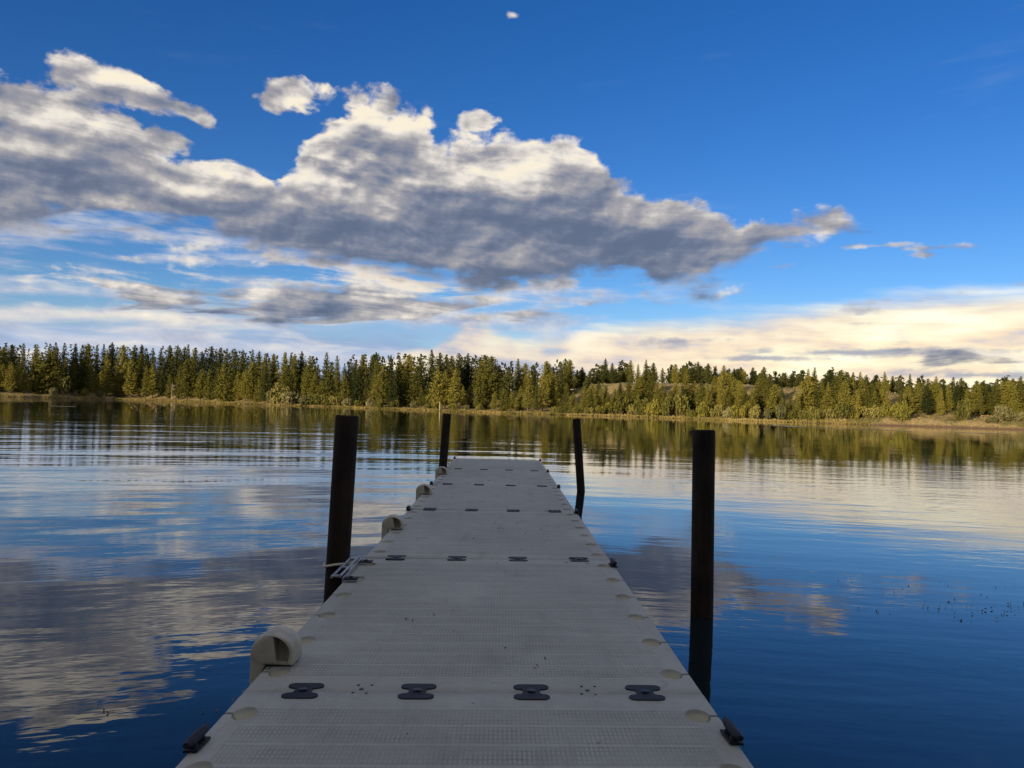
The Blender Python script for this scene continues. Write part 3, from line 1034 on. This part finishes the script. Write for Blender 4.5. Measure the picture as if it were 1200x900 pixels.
dcol = G_.ramp(w1 * 0.5 + w2 * 0.3 + w3 * 0.2, [(0.34, (0.246, 0.246, 0.226)), (0.5, (0.312, 0.312, 0.290)), (0.66, (0.370, 0.370, 0.345))])
grime = (1.0 - stud) * inb * (1.0 - ridge) * (0.10 + 0.38 * G_.step(patchy * 0.6 + w2 * 0.4, 0.42, 0.62))
dcol = G_.mix(grime * up, dcol, (0.120, 0.118, 0.100))
dcol = G_.mix(ridge * 0.30 * inb * up, dcol, (0.42, 0.41, 0.38))
dcol = G_.mix((stain * up).sat() * 0.8, dcol, (0.045, 0.042, 0.036))
dcol = G_.mix(G_.step(oz, -0.010, -0.022), dcol, G_.ramp(w2, [(0.3, (0.34, 0.325, 0.25)), (0.7, (0.50, 0.48, 0.38))]))
flow = G_.noise(G_.vec(wp_[0] * 5.0, wp_[1] * 1.1, 2.0), scale=1.0, detail=5.0, rough=0.65)
dcol = G_.mix(G_.step(flow, 0.54, 0.70) * 0.26 * up, dcol, (0.150, 0.140, 0.108))
fade = G_.noise(G_.vec(wp_[0] * 1.3, wp_[1] * 0.8, 5.0), scale=1.0, detail=6.0, rough=0.7)
dcol = G_.mix(G_.step(fade, 0.52, 0.68) * 0.35 * up, dcol, (0.43, 0.425, 0.395))
ring = G_.step((G_.voronoi(wp, scale=1.35, dims='3D') - 0.16).abs(), 0.018, 0.004) * G_.step(w2, 0.50, 0.60)
dcol = G_.mix(ring * 0.30 * up, dcol, (0.14, 0.13, 0.105))
edge_dirt = G_.step(oy.abs(), 1.44, 1.52) * G_.step(w2, 0.36, 0.62)
dcol = G_.mix(edge_dirt * 0.35 * up, dcol, (0.105, 0.10, 0.08))
set_in(G_, b_, Base_Color=dcol, Roughness=0.62, Specular_IOR_Level=0.35)
bump(G_, b_, (tread * 0.0022 + ridge * inb * 0.0012 - (1.0 - panel) * 0.0015 + w3 * 0.0006) * up, 1.0, 1.0)

m_pale_pl, G_, b_ = material('cream_plastic')
co = coords(G_, 'Object')
n = G_.noise(co, scale=9.0, detail=5.0, rough=0.65)
geo = G_.node('ShaderNodeNewGeometry')
pz_ = G_.sep(X(G_, geo.outputs['Position']))[2]
cc = G_.ramp(n, [(0.3, (0.27, 0.25, 0.20)), (0.6, (0.41, 0.385, 0.315))])
cc = G_.mix(G_.step(pz_ + n * 0.16, 0.30, 0.10), cc, (0.24, 0.21, 0.10))          # weed line near the water
set_in(G_, b_, Base_Color=cc, Roughness=0.5, Specular_IOR_Level=0.4)

m_black, G_, b_ = material('black_rubber')
co = coords(G_, 'Object')
n = G_.noise(co, scale=40.0, detail=4.0)
set_in(G_, b_, Base_Color=G_.ramp(n, [(0.3, (0.008, 0.009, 0.016)), (0.7, (0.016, 0.018, 0.032))]), Roughness=0.6, Specular_IOR_Level=0.25)

m_galv, G_, b_ = material('galvanised_metal')
co = coords(G_, 'Object')
n = G_.noise(co, scale=25.0, detail=4.0)
set_in(G_, b_, Base_Color=G_.ramp(n, [(0.3, (0.24, 0.25, 0.28)), (0.7, (0.40, 0.42, 0.46))]), Roughness=0.5, Metallic=0.6)

m_rope, G_, b_ = material('pale_rope')
set_in(G_, b_, Base_Color=(0.55, 0.50, 0.40), Roughness=0.9)

m_post, G_, b_ = material('dark_rusty_steel')
co = coords(G_, 'Object')
n = G_.noise(co, scale=4.0, detail=7.0, rough=0.7)
n2 = G_.noise(G_.vec(*[k * f for k, f in zip(G_.sep(co), (14.0, 14.0, 1.6))]), scale=1.0, detail=4.0)
pc = G_.ramp(n * 0.6 + n2 * 0.4, [(0.36, (0.006, 0.005, 0.005)), (0.48, (0.014, 0.010, 0.008)), (0.60, (0.028, 0.016, 0.012)), (0.72, (0.062, 0.036, 0.024))])
set_in(G_, b_, Base_Color=pc, Roughness=0.7, Specular_IOR_Level=0.2)
bump(G_, b_, n, 0.35, 0.01)


def bool_cut(bm_body, cutters, mat, name):
    """body minus a list of closed cutter meshes"""
    me_b = bpy.data.meshes.new(name)
    bm_body.to_mesh(me_b)
    bm_body.free()
    ob = bpy.data.objects.new(name, me_b)
    COL.objects.link(ob)
    tmp = []
    for c in cutters:
        mc = bpy.data.meshes.new('cut')
        c.to_mesh(mc)
        c.free()
        oc = bpy.data.objects.new('cut', mc)
        COL.objects.link(oc)
        tmp.append(oc)
        md = ob.modifiers.new('b', 'BOOLEAN')
        md.operation = 'DIFFERENCE'
        md.solver = 'EXACT'
        md.use_self = True
        md.object = oc
    dg = bpy.context.evaluated_depsgraph_get()
    res = bpy.data.meshes.new_from_object(ob.evaluated_get(dg))
    for o in [ob] + tmp:
        d_ = o.data
        bpy.data.objects.remove(o)
        bpy.data.meshes.remove(d_)
    res.name = name
    res.materials.clear()
    res.materials.append(mat)
    return res


def shade_by_angle(me, deg=35):
    bm_ = bmesh.new()
    bm_.from_mesh(me)
    for f in bm_.faces:
        f.smooth = True
    for e in bm_.edges:
        if len(e.link_faces) == 2 and e.calc_face_angle(0) > R(deg):
            e.smooth = False
    bm_.to_mesh(me)
    bm_.free()


# one section: a hollow moulded float, 3.05 m long, with a row of dog-bone pockets along each side
LEN = 3.049
bm = bmesh.new()
box(bm, (0, 0, -0.21), (2 * W, LEN, 0.42), bevel=0.008)
body = bm
cut = bmesh.new()
for sx in (-1, 1):
    for k in range(6):
        y = -1.27 + 0.508 * k
        ret = bmesh.ops.create_uvsphere(cut, u_segments=20, v_segments=12, radius=1.0)
        bmesh.ops.transform(cut, matrix=Matrix.Translation((sx * (W - 0.085), y, 0.012)) @ Matrix.Diagonal((0.052, 0.074, 0.062, 1)), verts=ret['verts'])
cut2 = bmesh.new()
for sx in (-1, 1):
    for k in range(6):
        y = -1.27 + 0.508 * k
        box(cut2, (sx * (W - 0.02), y - 0.0, 0.0), (0.10, 0.020, 0.07))
SECTION = bool_cut(body, [cut, cut2], m_deck, 'deck_section')
shade_by_angle(SECTION, 40)

dock = thing('floating_dock', 'long grey plastic floating dock running out over the lake', 'dock', loc=(0, 0, 0))
TWIST = [-0.018, -0.018, -0.018, -0.011, -0.005, -0.001, 0.0]
for i in range(len(JOINT) - 1):
    s = link('deck_section', SECTION, dock, loc=(rng.uniform(-0.004, 0.004) if i > 1 else 0, (JOINT[i] + JOINT[i + 1]) / 2, DECK), rot=(rng.uniform(-0.0012, 0.0012), TWIST[i], 0))


def deck_z(x, y):
    tw = 0.0
    for i in range(len(JOINT) - 1):
        if JOINT[i] <= y < JOINT[i + 1]:
            tw = TWIST[i]
    return DECK - x * math.sin(tw)


# dog-bone couplers across each joint
bm = bmesh.new()
half = []
N = 9
lob_w, lob_h, waist, yc = 0.079, 0.031, 0.036, 0.060
pts = []
for k in range(N + 1):                                            # right end of the upper lobe
    a_ = -math.pi / 2 + math.pi * k / N
    pts.append((lob_w - lob_h + lob_h * math.cos(a_) * 1.0, yc + lob_h * math.sin(a_)))
outl = list(pts)
outl += [(-x, y) for (x, y) in reversed(pts)]
outl += [(-waist - 0.004, 0.026), (-waist, 0.0), (-waist - 0.004, -0.026)]
outl += [(-x, -y) for (x, y) in pts]
outl += [(x, -y) for (x, y) in reversed(pts)]
outl += [(waist + 0.004, -0.026), (waist, 0.0), (waist + 0.004, 0.026)]
vs = [bm.verts.new((x, y, 0.0)) for (x, y) in outl]
f = bm.faces.new(vs)
f.normal_update()
if f.normal.z < 0:
    f.normal_flip()
top = bmesh.ops.inset_region(bm, faces=[f], thickness=0.007, depth=0.004)
ext = bmesh.ops.extrude_edge_only(bm, edges=[e for e in bm.edges if e.is_boundary])
bmesh.ops.translate(bm, verts=[v_ for v_ in ext['geom'] if isinstance(v_, bmesh.types.BMVert)], vec=(0, 0, -0.05))
COUPLER = bpy.data.meshes.new('coupler')
bmesh.ops.recalc_face_normals(bm, faces=bm.faces)
bm.to_mesh(COUPLER)
bm.free()
COUPLER.materials.append(m_black)
bm = bmesh.new()
tube(bm, (0, 0, -0.004), (0, 0, 0.0014), 0.020, 0.020, seg=6)
tube(bm, (0, 0, 0.0), (0, 0, 0.0030), 0.011, 0.011, seg=12)
BOLT = bpy.data.meshes.new('bolt')
bm.to_mesh(BOLT)
bm.free()
m_bolt, G_, b_ = material('dark_bolt')
set_in(G_, b_, Base_Color=(0.006, 0.006, 0.008), Roughness=0.35, Metallic=0.4)
BOLT.materials.append(m_bolt)
for y in JOINT[1:-1]:
    for x in (-0.756, -0.252, 0.252, 0.756):
        c = link('coupler', COUPLER, dock, loc=(x, y, max(deck_z(x, y - 0.05), deck_z(x, y + 0.05)) + 0.005),
                 rot=(0, -0.018 if y < 4 else -0.008 if y < 10 else 0, rng.uniform(-0.02, 0.02)))
        link('bolt', BOLT, c, loc=(0, 0, 0.004))

# cleats along both edges
bm = bmesh.new()
box(bm, (0, 0, 0.006), (0.055, 0.17, 0.012), bevel=0.004)
for sy in (-1, 1):
    tube(bm, (0, sy * 0.048, 0.008), (0, sy * 0.040, 0.034), 0.021, 0.016, seg=14)
    tube(bm, (0, 0, 0.040), (0, sy * 0.075, 0.041), 0.021, 0.0195, seg=14)
    tube(bm, (0, sy * 0.075, 0.041), (0, sy * 0.125, 0.045), 0.0195, 0.012, seg=14)
bmesh.ops.bevel(bm, geom=[e for e in bm.edges if e.calc_length() < 0.012 and abs(e.verts[0].co.y) > 0.115], offset=0.002, segments=1, affect='EDGES')
CLEAT = bpy.data.meshes.new('cleat')
bm.to_mesh(CLEAT)
bm.free()
CLEAT.materials.append(m_black)
shade_by_angle(CLEAT)
for (sx, y) in ((1, 3.07), (-1, 2.98), (1, 6.35), (1, 9.50), (-1, 9.55), (1, 12.5), (-1, 12.6), (1, 15.5), (1, 18.66), (-1, 18.66)):
    x = sx * (W - 0.012)
    link('cleat', CLEAT, dock, loc=(x, y, deck_z(x, y) + 0.001), rot=(0, sx * 0.10, sx * 0.04), scale=(1.0, 0.72, 0.85))

# cream fenders hooked over the left edge
out = []
out += [(0.128, 0.006), (0.134, 0.030)]
for k in range(13):
    a_ = math.pi * k / 12.0
    out.append((0.028 + 0.106 * math.cos(a_), 0.056 + 0.102 * math.sin(a_) ** 0.9))
out += [(-0.078, -0.08), (-0.078, -0.24), (-0.072, -0.30), (-0.050, -0.33), (-0.020, -0.31), (-0.014, -0.20), (-0.014, -0.02), (-0.004, 0.006)]
bm = bmesh.new()
DEP = 0.17
va = [bm.verts.new((x, 0.0, z)) for x, z in out]
fa = bm.faces.new(va)
ex = bmesh.ops.extrude_face_region(bm, geom=[fa])
bmesh.ops.translate(bm, verts=[v_ for v_ in ex['geom'] if isinstance(v_, bmesh.types.BMVert)], vec=(0, DEP, 0))
bmesh.ops.recalc_face_normals(bm, faces=bm.faces)
es = [e for e in bm.edges if abs(e.verts[0].co.y - e.verts[1].co.y) < 1e-6]
bmesh.ops.bevel(bm, geom=es, offset=0.024, segments=4, affect='EDGES', profile=0.6)
cut = bmesh.new()
cp = [(0.030, 0.149), (0.050, 0.024), (0.108, 0.020)]
for k in range(8):
    a_ = R(8) + R(82) * k / 7.0
    cp.append((0.022 + 0.094 * math.cos(a_), 0.060 + 0.089 * math.sin(a_)))
cv = [cut.verts.new((x, -0.05, z)) for x, z in cp]
cf = cut.faces.new(cv)
ex = bmesh.ops.extrude_face_region(cut, geom=[cf])
bmesh.ops.translate(cut, verts=[v_ for v_ in ex['geom'] if isinstance(v_, bmesh.types.BMVert)], vec=(0.0, 0.05 + 0.055, 0))
bmesh.ops.recalc_face_normals(cut, faces=cut.faces)
FENDER = bool_cut(bm, [cut], m_pale_pl, 'fender')
shade_by_angle(FENDER, 32)
for y in (3.86, 8.02, 11.15, 14.35):
    link('fender', FENDER, dock, loc=(-W, y, deck_z(-W, y) + 0.004), rot=(0, 0, rng.uniform(-0.03, 0.03)), scale=(1.0, 1.0, 0.97 if y < 5 else 0.86))

# drain holes in the smooth strip by the near joint
bm = bmesh.new()
for (hx, hy) in ((0, 0), (-0.022, 0.05), (0.038, 0.052), (-0.030, -0.045), (0.030, -0.05)):
    tube(bm, (hx, hy, -0.004), (hx, hy, 0.0012), 0.0065 if hx else 0.010, seg=10)
PLUG = bpy.data.meshes.new('screw')
bm.to_mesh(PLUG)
bm.free()
PLUG.materials.append(m_bolt)
for y in JOINT[2:3]:
    for x in (-0.504, 0.504):
        link('screw', PLUG, dock, loc=(x, y + 0.03, deck_z(x, y + 0.03) + 0.0008))

# galvanised bracket on the left edge with a rope loop round the near post
bm = bmesh.new()
for (xx, zz) in ((-0.020, 0.020), (-0.080, 0.012)):
    tube(bm, (xx, -0.40, zz), (xx, 0.34, zz), 0.010, seg=10)
for yy in (-0.37, -0.06, 0.28):
    box(bm, (-0.05, yy, 0.016), (0.075, 0.045, 0.012), bevel=0.003)
box(bm, (0.0, -0.03, -0.02), (0.010, 0.74, 0.06), bevel=0.003)
br = mesh_obj('post_bracket', bm, m_galv, dock, loc=(-W - 0.004, 6.12, DECK))
shade_by_angle(br.data)
bm = bmesh.new()
for (bx, by) in ((0.06, -0.40), (0.06, 0.22)):
    box(bm, (bx, by, 0.007), (0.10, 0.07, 0.012), bevel=0.004)
    tube(bm, (bx, by, 0.01), (bx, by, 0.022), 0.016, seg=6)
mesh_obj('foot_plate', bm, m_black, br)

# ================================================================== the four posts
POSTS = [  # label, Z, (top px), (second px on the axis), radius, top cap
    ('thick dark rusty steel post rising beside the left edge, roped to the dock', 6.42, (407.0, 487.5), (394.0, 690.0), 0.093),
    ('thick dark steel post standing upright in the water at right of the dock', 6.45, (825.0, 504.5), (822.5, 718.0), 0.090),
    ('slim dark post at the far left corner of the dock', 15.9, (524.0, 485.0), (519.0, 546.0), 0.083),
    ('slim dark post leaning left, alone in the water beyond the right edge', 15.8, (675.5, 491.0), (680.7, 573.0), 0.080)]
for lab, Z, p1_, p2_, r in POSTS:
    q = []
    for px, py in (p1_, p2_):
        d = ray(px, py)
        k_ = Z / d.y
        q.append(Vector((CAM.x + d.x * k_, Z, CAM.z + d.z * k_)))
    ax = (q[0] - q[1]).normalized()
    foot = q[1] - ax * ((q[1].z + 3.0) / ax.z)
    bm = bmesh.new()
    prof = [(0.0, r), (0.6, r), (1.2, r * 0.99), (1.8, r * 1.005)]
    L_ = (q[0] - foot).length
    seg = 28
    rings = []
    NR = 40
    for i in range(NR + 1):
        z = L_ * i / NR
        ring = []
        for k in range(seg):
            a_ = 6.28318 * k / seg
            rr = r * (1 + 0.006 * mnoise.noise((math.cos(a_) * 1.5, math.sin(a_) * 1.5, z * 2.0)))
            ring.append(bm.verts.new((rr * math.cos(a_), rr * math.sin(a_), z)))
        rings.append(ring)
    inner = [bm.verts.new((v_.co.x * 0.93, v_.co.y * 0.93, L_ + 0.004)) for v_ in rings[-1]]
    cap = [bm.verts.new((v_.co.x * 0.90, v_.co.y * 0.90, L_ - 0.006)) for v_ in rings[-1]]
    rings += [inner, cap]
    for ra, rb in zip(rings, rings[1:]):
        for k in range(seg):
            bm.faces.new((ra[k], ra[(k + 1) % seg], rb[(k + 1) % seg], rb[k]))
    bm.faces.new(cap)
    bm.faces.new(list(reversed(rings[0])))
    o = mesh_obj('mooring_post', bm, m_post)
    shade_by_angle(o.data, 50)
    o.location = foot
    o.rotation_euler = ax.to_track_quat('Z', 'Y').to_euler()
    tag(o, lab, 'post', 'mooring posts of the dock')
    if 'roped' in lab:
        rope_c = foot + ax * ((0.355 - foot.z) / ax.z)
# the rope loop
bm = bmesh.new()
NS = 40
ringv = []
for i in range(NS):
    a_ = 6.28318 * i / NS
    rad = 0.107
    stretch = 0.05 * max(0.0, math.cos(a_)) ** 2
    c = Vector((math.cos(a_) * (rad + stretch), math.sin(a_) * rad, 0.018 * math.cos(a_) + 0.004 * math.sin(3 * a_)))
    out_ = Vector((math.cos(a_), math.sin(a_), 0))
    ringv.append([bm.verts.new(c + out_ * 0.011 * math.cos(b2) + Vector((0, 0, 0.011 * math.sin(b2)))) for b2 in [6.28318 * k / 8 for k in range(8)]])
for i in range(NS):
    ra, rb = ringv[i], ringv[(i + 1) % NS]
    for k in range(8):
        bm.faces.new((ra[k], rb[k], rb[(k + 1) % 8], ra[(k + 1) % 8]))
bmesh.ops.recalc_face_normals(bm, faces=bm.faces)
o = mesh_obj('mooring_rope', bm, m_rope, smooth=True, loc=rope_c)
tag(o, 'pale loop of rope round the near left post at deck height', 'rope')

# ================================================================== bits on the deck and in the water
m_bits, G_, b_ = material('brown_litter')
set_in(G_, b_, Base_Color=(0.060, 0.052, 0.040), Roughness=0.9)
L = Leaves()
br_ = random.Random(21)
for i in range(60):
    y = br_.uniform(2.6, 14.0)
    x = br_.gauss(0.05, 0.42)
    if abs(x) > 0.95:
        continue
    n_ = br_.choice([1, 1, 1, 2, 5])
    for k in range(n_):
        xx, yy = x + br_.gauss(0, 0.02), y + br_.gauss(0, 0.02)
        L.clump(Vector((xx, yy, deck_z(xx, yy) + 0.008)), br_.uniform(0.006, 0.016), br_, flat=0.3)
tag(link('deck_litter', L.mesh('deck_litter', m_bits)), kind='stuff', label='dark crumbs and droppings scattered on the deck', cat='litter')

L = Leaves()
m_weed, G_, b_ = material('floating_weed_leaves')
set_in(G_, b_, Base_Color=(0.17, 0.125, 0.085), Roughness=0.6)


def on_water(px, py):
    d = ray(px, py)
    k_ = -CAM.z / d.z
    return Vector((CAM.x + d.x * k_, d.y * k_, 0.006))


c0 = on_water(1168, 716)
for i in range(70):
    p = c0 + Vector((br_.gauss(0.1, 0.42), br_.gauss(0, 0.16) , 0))
    L.clump(p + Vector((0, 0, br_.uniform(0, 0.012))), br_.uniform(0.010, 0.024), br_, flat=0.1)
for (px, py) in ((1120, 706), (1085, 712), (1042, 696), (985, 684), (1035, 718), (1180, 690), (1150, 700), (1060, 690), (140, 833), (240, 835), (262, 846), (950, 516), (1110, 685), (1130, 730)):
    for q in range(3):
        L.clump(on_water(px + br_.gauss(0, 8), py + br_.gauss(0, 2)), br_.uniform(0.010, 0.020), br_, flat=0.1)
tag(link('floating_weed', L.mesh('floating_weed', m_weed)), kind='stuff', label='brown scraps of weed floating on the still water at right', cat='water weed')

# lines of pale flat strips off the right shore
m_pale_line, G_, b_ = material('pale_line_colour')
set_in(G_, b_, Base_Color=(0.42, 0.40, 0.32), Roughness=0.8)
vv, ff = [], []
for (xa, ya, xb, yb) in ((908, 498.5, 941, 500.8), (958, 500.6, 975, 501.4), (985, 502.0, 1052, 504.4), (1056, 505.0, 1066, 505.4), (1118, 506.6, 1182, 508.6), (62, 476.0, 88, 476.6)):
    A, B = on_water(xa, ya), on_water(xb, yb)
    dv = (B - A)
    nrm_ = Vector((-dv.y, dv.x, 0)).normalized()
    for i in range(int(dv.length * 26)):
        c = A + dv * br_.random() + nrm_ * br_.gauss(0, 0.65)
        w_, l_ = br_.uniform(0.08, 0.22), br_.uniform(0.15, 0.5)
        e = dv.normalized()
        i0 = len(vv)
        c.z = 0.012 + 0.0004 * (i % 40)
        for (s1, s2) in ((-1, -1), (1, -1), (1, 1), (-1, 1)):
            vv.append(tuple(c + e * l_ * s1 + nrm_ * w_ * s2))
        ff.append((i0, i0 + 1, i0 + 2, i0 + 3))
tag(link('pale_lines', raw_mesh('pale_lines', vv, ff, m_pale_line)), kind='stuff', label='thin pale lines on the water off the far shore', cat='pale_line')
